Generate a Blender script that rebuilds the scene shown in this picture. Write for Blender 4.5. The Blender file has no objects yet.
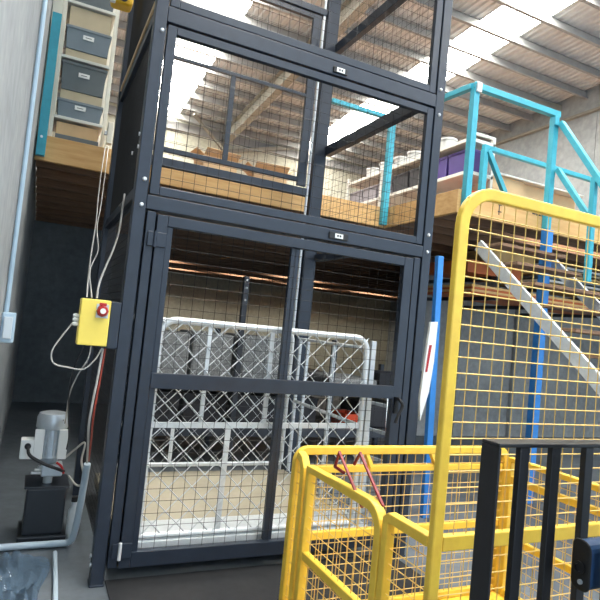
import bpy, math, random
from mathutils import Vector, Matrix
random.seed(7)
sc = bpy.context.scene
col = sc.collection
PI = math.pi

# ------------------------------------------------------------------ helpers
def lin(c):
    return tuple(((v / 255) / 12.92 if v / 255 <= .04045 else ((v / 255 + .055) / 1.055) ** 2.4) for v in c)

def mat(name, rgb, rough=.5, metal=0.0, var=.12, scale=6.0, bump=0.0, rgb2=None, stretch=None, spec=.5):
    m = bpy.data.materials.new(name); m.use_nodes = True
    nt = m.node_tree; N = nt.nodes; L = nt.links
    b = N['Principled BSDF']
    tc = N.new('ShaderNodeTexCoord'); mp = N.new('ShaderNodeMapping')
    if stretch: mp.inputs['Scale'].default_value = stretch
    nz = N.new('ShaderNodeTexNoise'); nz.inputs['Scale'].default_value = scale
    nz.inputs['Detail'].default_value = 6; nz.inputs['Roughness'].default_value = .6
    L.new(tc.outputs['Object'], mp.inputs['Vector']); L.new(mp.outputs['Vector'], nz.inputs['Vector'])
    cr = N.new('ShaderNodeValToRGB')
    c = lin(rgb)
    c2 = lin(rgb2) if rgb2 else tuple(min(1, v * (1 + var)) for v in c)
    c1 = c if rgb2 else tuple(v * (1 - var) for v in c)
    cr.color_ramp.elements[0].position = .3; cr.color_ramp.elements[1].position = .7
    cr.color_ramp.elements[0].color = (*c1, 1); cr.color_ramp.elements[1].color = (*c2, 1)
    L.new(nz.outputs['Fac'], cr.inputs['Fac']); L.new(cr.outputs['Color'], b.inputs['Base Color'])
    b.inputs['Roughness'].default_value = rough; b.inputs['Metallic'].default_value = metal
    b.inputs['Specular IOR Level'].default_value = spec
    if bump:
        bp = N.new('ShaderNodeBump'); bp.inputs['Strength'].default_value = bump; bp.inputs['Distance'].default_value = .01
        L.new(nz.outputs['Fac'], bp.inputs['Height']); L.new(bp.outputs['Normal'], b.inputs['Normal'])
    return m

def emis(name, rgb, strength):
    m = bpy.data.materials.new(name); m.use_nodes = True
    b = m.node_tree.nodes['Principled BSDF']
    b.inputs['Base Color'].default_value = (*lin(rgb), 1)
    b.inputs['Emission Color'].default_value = (*lin(rgb), 1)
    b.inputs['Emission Strength'].default_value = strength
    return m

ORG = {}
def tag(o, label=None, cat=None, group=None, kind=None):
    if label: o['label'] = label
    if cat: o['category'] = cat
    if group: o['group'] = group
    if kind: o['kind'] = kind
    return o

def thing(name, label, cat, loc=(0, 0, 0), group=None):
    o = bpy.data.objects.new(name, None); o.empty_display_size = .1
    col.objects.link(o); o.location = loc
    ORG[o.name] = Vector(loc)
    return tag(o, label, cat, group)

class MB:
    def __init__(s): s.v = []; s.f = []
    def add(s, vs, fs):
        k = len(s.v); s.v += [Vector(a) for a in vs]; s.f += [tuple(i + k for i in f) for f in fs]; return s
    def box(s, x0, x1, y0, y1, z0, z1):
        vs = [(x, y, z) for x in (x0, x1) for y in (y0, y1) for z in (z0, z1)]
        return s.add(vs, [(0, 1, 3, 2), (4, 6, 7, 5), (0, 4, 5, 1), (2, 3, 7, 6), (0, 2, 6, 4), (1, 5, 7, 3)])
    def bar(s, p, q, w, h, up=(0, 0, 1)):
        p, q = Vector(p), Vector(q); d = (q - p).normalized(); up = Vector(up)
        a = d.cross(up)
        if a.length < 1e-4: a = d.cross(Vector((0, 1, 0)))
        a.normalize(); b = a.cross(d).normalized(); a *= w / 2; b *= h / 2
        vs = [p - a - b, p + a - b, p + a + b, p - a + b, q - a - b, q + a - b, q + a + b, q - a + b]
        return s.add(vs, [(3, 2, 1, 0), (4, 5, 6, 7), (0, 1, 5, 4), (1, 2, 6, 5), (2, 3, 7, 6), (3, 0, 4, 7)])
    def tube(s, pts, r, n=8, closed=False, square=False, flat=None):
        pts = [Vector(p) for p in pts]; m = len(pts); rings = []
        prev = None
        for i, p in enumerate(pts):
            if closed: d = (pts[(i + 1) % m] - pts[i - 1])
            elif i == 0: d = pts[1] - pts[0]
            elif i == m - 1: d = pts[-1] - pts[-2]
            else: d = (pts[i + 1] - p).normalized() + (p - pts[i - 1]).normalized()
            d.normalize()
            if flat is not None: a = Vector(flat) - d * d.dot(Vector(flat))
            elif prev is None:
                a = d.cross(Vector((0, 0, 1)))
                if a.length < 1e-3: a = d.cross(Vector((0, 1, 0)))
            else: a = prev - d * prev.dot(d)
            a.normalize(); prev = a; b = d.cross(a)
            if square:
                r1, r2 = r if isinstance(r, tuple) else (r, r)
                rings.append([p + a * r1 * x + b * r2 * y for x, y in ((1, 1), (-1, 1), (-1, -1), (1, -1))])
            else:
                rings.append([p + (a * math.cos(2 * PI * k / n) + b * math.sin(2 * PI * k / n)) * r for k in range(n)])
        nn = 4 if square else n
        vs = [v for R in rings for v in R]; fs = []
        for i in range(m if closed else m - 1):
            j = (i + 1) % m
            for k in range(nn):
                fs.append((i * nn + k, i * nn + (k + 1) % nn, j * nn + (k + 1) % nn, j * nn + k))
        if not closed:
            fs.append(tuple(range(nn))[::-1]); fs.append(tuple((m - 1) * nn + k for k in range(nn)))
        return s.add(vs, fs)
    def wire(s, p, q, r): return s.tube([p, q], r, 4)
    def lathe(s, prof, c, n=24, axis='z'):
        c = Vector(c); vs = []; fs = []
        for (r, h) in prof:
            for k in range(n):
                a = 2 * PI * k / n; u, w = r * math.cos(a), r * math.sin(a)
                vs.append(c + (Vector((u, w, h)) if axis == 'z' else Vector((u, h, w)) if axis == 'y' else Vector((h, u, w))))
        for i in range(len(prof) - 1):
            for k in range(n):
                fs.append((i * n + k, i * n + (k + 1) % n, (i + 1) * n + (k + 1) % n, (i + 1) * n + k))
        fs.append(tuple(range(n))[::-1]); fs.append(tuple((len(prof) - 1) * n + k for k in range(n)))
        return s.add(vs, fs)
    def prism(s, poly, ax, a0, a1):
        n = len(poly)
        def P(u, v, a): return (a, u, v) if ax == 'x' else (u, a, v) if ax == 'y' else (u, v, a)
        vs = [P(u, v, a0) for u, v in poly] + [P(u, v, a1) for u, v in poly]
        fs = [tuple(range(n)), tuple(range(n, 2 * n))[::-1]]
        for i in range(n): fs.append((i, n + i, n + (i + 1) % n, (i + 1) % n))
        return s.add(vs, fs)
    def build(s, name, m, parent=None, bevel=0, smooth=False, label=None):
        me = bpy.data.meshes.new(name)
        if parent is not None: o0 = ORG[parent.name]
        else:
            xs = [v.x for v in s.v]; ys = [v.y for v in s.v]; zs = [v.z for v in s.v]
            o0 = Vector(((min(xs) + max(xs)) / 2, (min(ys) + max(ys)) / 2, min(zs)))
        me.from_pydata([tuple(v - o0) for v in s.v], [], s.f)
        import bmesh
        b = bmesh.new(); b.from_mesh(me); bmesh.ops.recalc_face_normals(b, faces=b.faces); b.to_mesh(me); b.free()
        me.materials.append(m)
        if smooth:
            for p in me.polygons: p.use_smooth = True
            try: me.set_sharp_from_angle(angle=math.radians(40))
            except Exception: pass
        o = bpy.data.objects.new(name, me); col.objects.link(o)
        if parent is not None: o.parent = parent
        else: o.location = o0
        ORG[o.name] = o0
        if bevel:
            md = o.modifiers.new('bevel', 'BEVEL'); md.width = bevel; md.segments = 2; md.limit_method = 'ANGLE'
        if label: o['label'] = label
        return o

def dup(root, loc, label=None, group=None, rotz=None):
    r = root.copy(); col.objects.link(r); r.location = loc
    ORG[r.name] = Vector(loc)
    if rotz is not None: r.rotation_euler = (0, 0, rotz)
    if label: r['label'] = label
    if group: r['group'] = group
    for ch in list(root.children):
        c = ch.copy(); col.objects.link(c); c.parent = r
        for g in ch.children:
            d = g.copy(); col.objects.link(d); d.parent = c
    return r

def bez(pts, n=6):
    """Catmull-Rom through the points"""
    P = [Vector(p) for p in pts]; P = [P[0] * 2 - P[1]] + P + [P[-1] * 2 - P[-2]]; out = []
    for i in range(1, len(P) - 2):
        for k in range(n):
            t = k / n
            out.append(.5 * ((2 * P[i]) + (P[i + 1] - P[i - 1]) * t + (2 * P[i - 1] - 5 * P[i] + 4 * P[i + 1] - P[i + 2]) * t * t
                       + (3 * P[i] - P[i - 1] - 3 * P[i + 1] + P[i + 2]) * t ** 3))
    out.append(P[-2]); return out

def grid(mb, p0, du, dv, nu, nv, r):
    """wire mesh from corner p0 spanned by du, dv"""
    p0, du, dv = Vector(p0), Vector(du), Vector(dv)
    for i in range(nu + 1):
        a = p0 + du * (i / nu); mb.wire(a, a + dv, r)
    nrm = du.cross(dv).normalized() * r
    for j in range(nv + 1):
        a = p0 + dv * (j / nv) + nrm; mb.wire(a, a + du, r)
    return mb

def chain(mb, x0, x1, y, z0, z1, p, r, axis='x'):
    """chain-link: zigzag wires side by side"""
    n = int(round((x1 - x0) / p)); p = (x1 - x0) / n
    m = int(round((z1 - z0) / (p / 2)))
    for i in range(n):
        for s in (0, 1):
            pts = []
            for k in range(m + 1):
                z = z0 + (z1 - z0) * k / m
                u = x0 + p * (i + (.5 if (k + s) % 2 else 0)) if s == 0 else x0 + p * (i + (1 if (k) % 2 == 0 else .5))
                yy = y + (r * .9 if (k + s) % 2 else -r * .9)
                pts.append((u, yy, z) if axis == 'x' else (yy, u, z))
            mb.tube(pts, r, 4)
    return mb

def arc(c, r, a0, a1, n=6):
    return [(c[0] + r * math.cos(a0 + (a1 - a0) * k / n), c[1] + r * math.sin(a0 + (a1 - a0) * k / n)) for k in range(n + 1)]

# ------------------------------------------------------------------ materials
M = {}
M['lift'] = mat('charcoal_paint', (37, 45, 58), .4, 0, .15, 9)
M['liftdark'] = mat('dark_mesh_wire', (24, 25, 28), .5, .2, .1)
M['liftside'] = mat('side_mesh_dark', (28, 28, 30), .5, .2, .2)
M['galv'] = mat('galvanised', (222, 226, 228), .38, .25, .08, 25)
M['steelwhite'] = mat('white_steel', (214, 214, 206), .5, 0, .05)
M['bolt'] = mat('bright_bolt', (235, 235, 235), .3, .3, .05)
M['yellow'] = mat('cage_yellow', (252, 206, 74), .42, 0, .1, 14)
M['yellowwire'] = mat('cage_yellow_wire', (232, 194, 108), .45, 0, .06)
M['boxyellow'] = mat('box_yellow', (252, 224, 100), .45, 0, .03)
M['teal'] = mat('teal_paint', (56, 160, 180), .45, 0, .1, 12)
M['blue'] = mat('blue_paint_and_shade', (52, 130, 206), .45, 0, .1, 12)  # own colour of the upright beam; on the column, shaded teal
M['timber'] = mat('pine_timber', (220, 180, 122), .65, 0, .2, 5, .05, (196, 148, 88), (.5, 2, 5))
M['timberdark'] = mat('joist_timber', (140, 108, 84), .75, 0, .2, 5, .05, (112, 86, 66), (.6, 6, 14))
M['ply'] = mat('plywood', (212, 172, 112), .7, 0, .1, 4, 0, (226, 190, 134), (2, 8, 2))
M['plyorange'] = mat('orange_board', (190, 100, 52), .65, 0, .15, 4)
M['beige'] = mat('platform_ply', (190, 180, 158), .65, 0, .1, 4, 0, (174, 164, 142))
M['tank'] = mat('black_tank', (40, 44, 50), .35, 0, .15, 6)
M['alu'] = mat('motor_aluminium', (196, 204, 210), .32, .5, .08, 20)
M['greyplastic'] = mat('pale_grey_plastic', (206, 214, 220), .45, 0, .05)
M['black'] = mat('black_rubber', (26, 26, 28), .5, 0, .15)
M['forkblack'] = mat('forklift_black', (30, 30, 33), .38, .1, .2, 10)
M['bluehouse'] = mat('blue_housing', (52, 86, 130), .4, 0, .15)
M['maroon'] = mat('maroon_bar', (142, 34, 40), .4, 0, .1)
M['red'] = mat('stop_red', (176, 30, 34), .4, 0, .05)
M['orange'] = mat('orange_plastic', (222, 78, 40), .5, 0, .05)
M['white'] = mat('white_label', (240, 240, 236), .5, 0, .02)
M['ink'] = mat('dark_ink', (50, 46, 50), .6, 0, .02)
M['binblue'] = mat('bin_grey_blue', (122, 134, 142), .5, 0, .08)
M['bindark'] = mat('bin_dark_grey', (98, 106, 108), .5, 0, .08)
M['card'] = mat('cardboard', (206, 176, 134), .75, 0, .08, 5)
M['cardpale'] = mat('pale_card', (196, 182, 152), .75, 0, .08, 5)
M['shelfcream'] = mat('cream_shelf', (224, 220, 204), .5, 0, .05)
M['purple'] = mat('purple_plastic', (70, 52, 120), .45, 0, .1)
M['crate'] = mat('black_crate', (44, 42, 46), .5, 0, .15)
M['palewht'] = mat('pale_container', (206, 206, 204), .5, 0, .06)
M['greytub'] = mat('grey_tub', (140, 136, 142), .5, 0, .08)
M['speckle'] = mat('grey_speckled_wrap', (92, 94, 96), .8, 0, .1, 60, .2, (158, 158, 156))
M['rack'] = mat('rack_steel', (58, 62, 70), .5, .1, .15)
M['cable'] = mat('grey_cable', (188, 184, 178), .5, 0, .05)
M['cablered'] = mat('red_cable', (178, 74, 58), .5, 0, .05)
M['cabledark'] = mat('dark_cable', (40, 40, 44), .5, 0, .05)
M['pipe'] = mat('pale_pipe', (184, 200, 212), .35, 0, .06)
M['mat'] = mat('floor_sheet_black', (35, 36, 39), .7, 0, .2, 20)
M['hoist'] = mat('hoist_yellow', (236, 184, 30), .4, 0, .08)
M['conduit'] = mat('pale_conduit', (176, 198, 214), .45, 0, .05)

def concrete(name, a, b, scale=1.2, joints=None, rough=.8):
    m = mat(name, a, rough, 0, 0, scale, .1, b)
    nt = m.node_tree; N = nt.nodes; L = nt.links; bs = N['Principled BSDF']
    cr = [n for n in N if n.type == 'VALTORGB'][0]
    n2 = N.new('ShaderNodeTexNoise'); n2.inputs['Scale'].default_value = scale * 14; n2.inputs['Detail'].default_value = 8
    tc = [n for n in N if n.type == 'TEX_COORD'][0]; L.new(tc.outputs['Object'], n2.inputs['Vector'])
    mx = N.new('ShaderNodeMixRGB'); mx.blend_type = 'OVERLAY'; mx.inputs['Fac'].default_value = .35
    L.new(cr.outputs['Color'], mx.inputs['Color1']); L.new(n2.outputs['Fac'], mx.inputs['Color2'])
    L.new(mx.outputs['Color'], bs.inputs['Base Color'])
    return m
M['floor'] = concrete('floor_concrete', (80, 88, 95), (108, 114, 120), .9, rough=.5)
M['wall'] = concrete('wall_concrete', (122, 128, 132), (150, 154, 157), .7)
M['wallback'] = concrete('back_wall_block', (184, 182, 164), (202, 200, 182), .8)
M['wallright'] = concrete('right_wall_concrete', (144, 150, 152), (168, 173, 174), .5)
M['wallgrey'] = concrete('inner_wall_grey', (150, 149, 146), (178, 176, 172), .9)
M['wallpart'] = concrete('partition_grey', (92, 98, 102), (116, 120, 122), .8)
M['roof'] = mat('roof_sheet', (220, 222, 222), .42, .15, .1, 3)
M['purlin'] = mat('purlin_steel', (158, 158, 156), .5, .1, .1, 5)
M['rafter'] = mat('rafter_steel', (150, 146, 134), .55, .1, .1, 5)
M['sky'] = emis('skylight_sheet', (255, 252, 244), 36.0)
M['lamp'] = emis('fill_lamp_glow', (255, 246, 230), 36.0)  # glow of the fill lamps added under the mezzanine
M['lampsoft'] = emis('fill_lamp_glow_soft', (255, 246, 230), 14.0)  # weaker glow for the fill lamp added over the stairs

# plastic film (translucent)
fm = bpy.data.materials.new('clear_film'); fm.use_nodes = True
_b = fm.node_tree.nodes['Principled BSDF']; _b.inputs['Base Color'].default_value = (*lin((96, 120, 142)), 1)
_b.inputs['Roughness'].default_value = .18; _b.inputs['Alpha'].default_value = .42
M['film'] = fm

def struct(mb, name, m, **k): return tag(mb.build(name, m, None, **k), kind='structure')

# ------------------------------------------------------------------ room shell
XW0, XW1, YF, YB = -.63, 11.4, -7.0, 14.0
def roofz(y): return 8.25 - .055 * (y - 5.86)
struct(MB().box(XW0 - .25, XW1 + .25, YF, YB + .25, -.2, 0), 'floor', M['floor'])
wl = MB()
for (a, b) in ((YF, 2.235), (2.25, 8.0), (8.015, YB)):
    wl.box(XW0 - .2, XW0, a, b, 0, 9.2)
struct(wl, 'wall_left', M['wall'])
wr = MB()
for (a, b) in ((YF, -.1), (-.085, 5.88), (5.895, 10.4), (10.415, YB)):
    wr.box(XW1, XW1 + .2, a, b, 0, 9.2)
struct(wr, 'wall_right', M['wallright'])
struct(MB().box(XW0 - .2, XW1 + .2, YB, YB + .2, 0, 8.4), 'wall_back', M['wallback'])
# corrugated roof, with the two skylight strips left open
strips = [(1.75, 2.87), (7.15, 8.2)]
def corr(x0, x1):
    mb = MB(); p = .16; n = max(1, int(round((x1 - x0) / p))); p = (x1 - x0) / n
    xs = []
    for i in range(n):
        xs += [(x0 + p * i, 0), (x0 + p * (i + .25), 0), (x0 + p * (i + .38), .045), (x0 + p * (i + .87), .045)]
    xs.append((x1, 0))
    vs = []
    for (x, h) in xs:
        for y in (YF, YB + .2): vs.append((x, y, roofz(y) + h))
    for (x, h) in xs:
        for y in (YF, YB + .2): vs.append((x, y, roofz(y) + h + .006))
    k = len(xs) * 2; fs = []
    for i in range(len(xs) - 1):
        fs.append((2 * i, 2 * i + 1, 2 * i + 3, 2 * i + 2)); fs.append((k + 2 * i, k + 2 * i + 2, k + 2 * i + 3, k + 2 * i + 1))
    fs += [(0, k, k + 1, 1), (2 * len(xs) - 2, 2 * len(xs) - 1, k + 2 * len(xs) - 1, k + 2 * len(xs) - 2)]
    return mb.add(vs, fs)
rf = MB()
for a, b in ((XW0 - .2, strips[0][0]), (strips[0][1], strips[1][0]), (strips[1][1], XW1 + .2)):
    c = corr(a, b); rf.add(c.v, c.f)
struct(rf, 'ceiling', M['roof'])
for i, (a, b) in enumerate(strips):
    mb = MB()
    vs = [(x, y, roofz(y) + .02 + h) for h in (0, .012) for x in (a, b) for y in (YF, YB)]
    mb.add(vs, [(0, 1, 3, 2), (4, 6, 7, 5), (0, 2, 6, 4), (1, 5, 7, 3), (0, 4, 5, 1), (2, 3, 7, 6)])
    struct(mb, 'window_%d' % (i + 1), M['sky'])
for k in range(-10, 11):                                  # purlins across the roof
    y = 5.42 + .83 * k
    if YF < y < YB:
        z = roofz(y)
        mb = MB()
        mb.box(XW0, XW1, y - .006, y + .006, z - .2, z - .005)
        mb.box(XW0, XW1, y - .07, y + .006, z - .205, z - .19); mb.box(XW0, XW1, y - .006, y + .07, z - .015, z - .003)
        struct(mb, 'trim_%d' % (k + 11), M['purlin'])
def ibeam(mb, p, q, w, h):
    p, q = Vector(p), Vector(q); d = (q - p).normalized(); a = d.cross(Vector((0, 0, 1))).normalized(); b = a.cross(d)
    mb.bar(p + b * h / 2, q + b * h / 2, w, .02); mb.bar(p - b * h / 2, q - b * h / 2, w, .02); mb.bar(p, q, .014, h)
    return mb
for i, x in enumerate((4.4,)):
    mb = ibeam(MB(), (x, YF, roofz(YF) - .42), (x, YB - .05, roofz(YB) - .42), .2, .4)
    if i == 0:
        ibeam(mb, (x, YB - .12, 6.6), (x, YB - .12, roofz(YB) - .4), .2, .25)
        mb.bar((x + .1, YB - .2, 7.0), (x + 3.6, YB - .2, 8.0), .1, .12)
        mb.bar((x - .05, YB - .3, 7.0), (x - 1.3, YB - 1.2, roofz(YB) - .25), .07, .07)
    struct(mb, 'trim_%d' % (40 + i), M['rafter'])
struct(MB().bar((9.53, 7.0, 7.82), (11.38, 7.0, 8.02), .12, .16), 'trim_45', M['rafter'])
struct(MB().box(XW0, XW1, YB - .09, YB - .01, 7.35, 7.6), 'trim_50', M['purlin'])
# gutter trim and electric conduit on the walls
struct(MB().box(XW1 - .12, XW1 - .01, YF, YB, 7.6, 7.66), 'trim_51', M['rafter'])
tag(MB().tube([(XW0 + .017, .40, 1.526), (XW0 + .017, .40, 7.5)], .014, 8).build('conduit_pipe', M['conduit'], smooth=True),
    'pale conduit pipe running up the left concrete wall', 'pipe')
t = thing('power_outlet', 'pale blue-white power outlet box on the left wall under the conduit', 'outlet', (XW0, .42, 1.4))
MB().box(XW0 + .001, XW0 + .075, .30, .42, 1.345, 1.525).build('body', M['conduit'], t, .008)
MB().box(XW0 + .015, XW0 + .062, .285, .2995, 1.37, 1.50).build('cover', M['greyplastic'], t, .004)
struct(MB().box(5.0, XW1, 4.3, 4.4, 0, 2.925), 'wall_inner', M['wallgrey'])
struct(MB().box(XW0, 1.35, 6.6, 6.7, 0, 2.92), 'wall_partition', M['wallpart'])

# ------------------------------------------------------------------ mezzanine
t = thing('mezzanine', 'timber-edged mezzanine floor with dark joists behind the lift', 'mezzanine', (3, 6, 2.9))
MB().box(XW0 + .01, 3.29, 2.3, 2.345, 2.92, 3.16).build('fascia_board', M['timber'], t, .004)
MB().box(3.245, 3.29, 1.0, 2.299, 2.92, 3.16).build('fascia_board', M['timber'], t, .004)
MB().box(3.291, XW1 - .01, 1.0, 1.045, 2.92, 3.16).build('fascia_board', M['timber'], t, .004)
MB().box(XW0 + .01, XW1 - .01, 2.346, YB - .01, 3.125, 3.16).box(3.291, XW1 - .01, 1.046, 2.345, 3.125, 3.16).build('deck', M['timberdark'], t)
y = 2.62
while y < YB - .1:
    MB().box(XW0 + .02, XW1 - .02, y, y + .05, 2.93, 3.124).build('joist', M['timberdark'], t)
    y += .5
for y in (1.35, 1.7, 2.05):
    MB().box(3.3, XW1 - .02, y, y + .05, 2.93, 3.124).build('joist', M['timberdark'], t)
ink = MB()
for (x, z, w, h) in ((3.80, 3.11, .012, .12), (3.79, 3.03, .05, .012), (3.79, 3.10, .05, .01), (4.28, 3.1, .05, .016), (4.34, 3.1, .02, .02), (4.37, 3.095, .04, .014), (4.42, 3.1, .03, .018)):
    ink.box(x, x + w, .997, .9995, z - h, z)
ink.build('stamp', M['ink'], t, label='dark pencil and stamp marks on the pale fascia')
MB().box(2.2, 2.225, 2.296, 2.2995, 2.97, 3.12).box(2.18, 2.25, 2.296, 2.2995, 3.03, 3.05).build('stamp', M['ink'], t, label='dark brown mark on the fascia behind the lift')
o = MB().box(4.9, 6.5, 1.475, 1.575, 3.05, 3.1).build('fill_lamp', M['lampsoft'])  # added lamp, brightens the timber and the inner wall
tag(o, 'added fill lamp under the mezzanine over the top of the stairs', 'lamp')
# added fill lamps, unseen between the joists, to brighten the far wall
for i, (x, y) in enumerate(((.8, 11.7), (5.0, 11.7), (9.4, 11.7), (2.9, 12.2), (7.2, 12.2), (2.0, 10.2), (6.0, 10.2))):
    k = round((y - 2.62) / .5); yy = 2.62 + .5 * k + .275
    o = MB().box(x - .7, x + .7, yy - .05, yy + .05, 3.05, 3.1).build('fill_lamp', M['lamp'])
    tag(o, 'added fill lamp between the mezzanine joists', 'lamp', 'added fill lamps under the mezzanine')

def post(mb, x, y, z0, z1, w=.07): return mb.box(x - w / 2, x + w / 2, y - w / 2, y + w / 2, z0, z1)
t = thing('guard_rail', 'teal steel guard rail on the mezzanine edge right of the lift', 'railing', (3.3, 1.0, 2.92))
post(MB(), 3.32, .96, 2.94, 4.19).build('post', M['teal'], t, .005)
post(MB(), 3.2, 2.26, 2.94, 4.22, .075).build('post', M['teal'], t, .005)
MB().bar((3.20, 2.24, 4.24), (3.30, .98, 4.225), .06, .06).build('top_rail', M['teal'], t, .005)
MB().bar((3.29, .96, 4.226), (4.52, .96, 4.226), .065, .065).build('top_rail', M['teal'], t, .005)
MB().bar((3.16, 2.26, 4.25), (2.35, 2.26, 4.25), .06, .05).build('top_rail', M['teal'], t, .005)
post(MB(), 4.46, .96, 2.94, 4.19).build('post', M['teal'], t, .005)
for (x, z) in ((3.33, 4.2), (4.44, 4.13)):
    MB().box(x - .03, x + .03, .90, .922, z - .05, z + .05).build('bracket', M['galv'] if x < 4 else M['teal'], t, .004)
t = thing('guard_rail', 'short teal guard post at the left wall beside the storage shelf', 'railing', (-.57, 2.26, 2.92))
MB().box(-.615, -.535, 2.235, 2.295, 2.95, 4.30).build('post', M['teal'], t, .005)
MB().lathe([(.012, 0), (.012, .01)], (-.58, 2.225, 3.12), 8, 'y').build('bolt', M['bolt'], t)
tag(MB().box(4.42, 4.51, .9, .99, 0, 2.93).build('support_column', M['blue'], bevel=.006),  # blue tone carries the shading on the teal post's lower part
    'steel column with shade painted in as blue, holding up the mezzanine corner by the stairs', 'column')
t = thing('guard_rail', 'low teal rail with a brace beside the stairs, behind the tall post', 'railing', (4.4, 1.9, 3.16))
post(MB(), 4.36, 1.9, 3.165, 4.04).build('post', M['teal'], t, .005)
MB().bar((4.33, 1.9, 4.07), (6.8, 1.9, 4.05), .06, .06).build('top_rail', M['teal'], t, .005)
MB().bar((4.39, 1.87, 4.02), (4.72, 1.85, 3.5), .06, .06).bar((4.72, 1.85, 3.5), (4.72, 1.85, 3.165), .06, .06, (0, 1, 0)).build('brace', M['teal'], t, .005)
post(MB(), 6.75, 1.9, 3.165, 4.02).build('post', M['teal'], t, .005)

# stairs coming down towards the viewer
t = thing('staircase', 'grey steel stairs coming down from the mezzanine behind the yellow cage', 'stairs', (4.05, -.6, 0))
s0, s1 = (1.0, 2.74), (-2.15, .06)
for x in (3.56, 4.56):
    MB().bar((x, .99, 2.63), (x, -2.05, .07), .035, .12).build('stringer', M['galv'], t, .004)
n = 13
for k in range(n):
    z = 2.74 - (k + .5) * (2.74 / (n + .5)); y = .93 - (k + .5) * (3.1 / (n + .5))
    MB().box(3.59, 4.53, y - .10, y + .10, z - .03, z).build('tread', M['timberdark'], t, .003)
MB().bar((4.50, .90, 4.12), (4.50, .20, 3.12), .06, .06).bar((4.50, .20, 3.12), (4.5, -1.0, 2.0), .06, .06).build('handrail', M['teal'], t, .005)
MB().bar((4.50, .90, 3.60), (4.50, .50, 3.05), .055, .055).build('mid_rail', M['teal'], t, .005)
post(MB(), 4.5, .44, 2.35, 3.42, .055).build('rail_post', M['teal'], t, .004)
post(MB(), 4.5, -.9, 1.2, 2.08, .055).build('rail_post', M['teal'], t, .004)

# ------------------------------------------------------------------ left shelf on the mezzanine with bins
SY0, SY1 = 2.37, 2.85
t = thing('storage_shelf', 'cream steel shelving with grey bins on the mezzanine by the left wall', 'shelf', (-.27, 2.6, 3.16))
for x in (-.515, -.045):
    for y in (SY0, SY1):
        MB().box(x - .018, x + .018, y - .018, y + .018, 3.161, 5.3).build('upright', M['shelfcream'], t, .003)
MB().box(-.625, -.535, SY0 - .03, SY1, 3.161, 5.3).build('side_panel', M['shelfcream'], t, .003)
for z in (3.39, 3.98, 4.52, 5.1):
    MB().box(-.50, -.06, SY0 - .02, SY1, z - .028, z).build('shelf_board', M['steelwhite'], t, .003)
def mkbin(m, w, h, label_, cat='bin', lab=True, name='storage_bin'):
    r = thing(name, label_, cat, (0, 0, 0))
    b = MB(); d = .40; th = .012; i = .012
    outer_b = [(-w / 2 + i, -d / 2 + i), (w / 2 - i, -d / 2 + i), (w / 2 - i, d / 2 - i), (-w / 2 + i, d / 2 - i)]
    outer_t = [(-w / 2, -d / 2), (w / 2, -d / 2), (w / 2, d / 2), (-w / 2, d / 2)]
    sh = lambda P, k: [(x - math.copysign(k, x), y - math.copysign(k, y)) for x, y in P]
    L0 = [(x, y, 0) for x, y in outer_b]; L1 = [(x, y, h) for x, y in outer_t]
    L2 = [(x, y, h) for x, y in sh(outer_t, th)]; L3 = [(x, y, th) for x, y in sh(outer_b, th)]
    vs = L0 + L1 + L2 + L3; fs = [(3, 2, 1, 0), (12, 13, 14, 15)]
    for k in range(3):
        for j in range(4): fs.append((4 * k + j, 4 * k + (j + 1) % 4, 4 * k + 4 + (j + 1) % 4, 4 * k + 4 + j))
    b.add(vs, fs); b.build('body', m, r)
    rim = MB()
    for (p, q) in (((-w / 2, -d / 2), (w / 2, -d / 2)), ((w / 2, -d / 2), (w / 2, d / 2)), ((w / 2, d / 2), (-w / 2, d / 2)), ((-w / 2, d / 2), (-w / 2, -d / 2))):
        rim.bar((*p, h - .012), (*q, h - .012), .016, .024)
    rim.build('rim', m, r)
    if lab:
        MB().box(-.05, .05, -d / 2 - .004, -d / 2 + .0, h * .52, h * .52 + .042).build('label_card', M['white'], r)
        MB().box(-.028, .028, -d / 2 - .006, -d / 2 - .004, h * .52 + .018, h * .52 + .023).build('label_text', M['ink'], r)
    return r
bw = .40
b1 = mkbin(M['binblue'], bw, .17, 'blue-grey labelled bin on the bottom cream shelf beside the left wall'); b1.location = (-.28, 2.56, 3.391)
b2 = mkbin(M['bindark'], bw, .27, 'deep dark grey bin with a pink-white label under the middle cream shelf'); b2.location = (-.28, 2.56, 3.66)
b3 = mkbin(M['binblue'], bw, .22, 'grey labelled bin second from the top of the cream shelving'); b3.location = (-.28, 2.56, 4.06)
b4 = mkbin(M['bindark'], bw, .2, 'topmost grey bin on the cream shelving at the picture edge'); b4.location = (-.28, 2.56, 4.521)
def box_thing(name, m, x0, x1, y0, y1, z0, z1, label, cat, group=None, bev=.004):
    o = MB().box(x0, x1, y0, y1, z0, z1).build(name, m, bevel=bev); return tag(o, label, cat, group)
box_thing('carton', M['cardpale'], -.47, -.09, 2.38, 2.75, 3.562, 3.658, 'low brown carton between two grey bins on the cream shelf', 'box')
box_thing('carton', M['cardpale'], -.47, -.09, 2.38, 2.75, 3.981, 4.058, 'flat pale carton under the labelled bin on the middle cream shelf', 'box')
box_thing('carton', M['cardpale'], -.47, -.09, 2.38, 2.75, 4.282, 4.48, 'pale carton on the grey bin under the top cream shelf', 'box')
box_thing('carton', M['card'], -.47, -.09, 2.38, 2.75, 3.221, 3.34, 'brown carton on the dark tray at the bottom of the cream shelving', 'box')
box_thing('storage_tray', M['bindark'], -.47, -.08, 2.37, 2.78, 3.162, 3.22, 'dark grey tray on the mezzanine edge under the cream shelving', 'tray')

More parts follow.
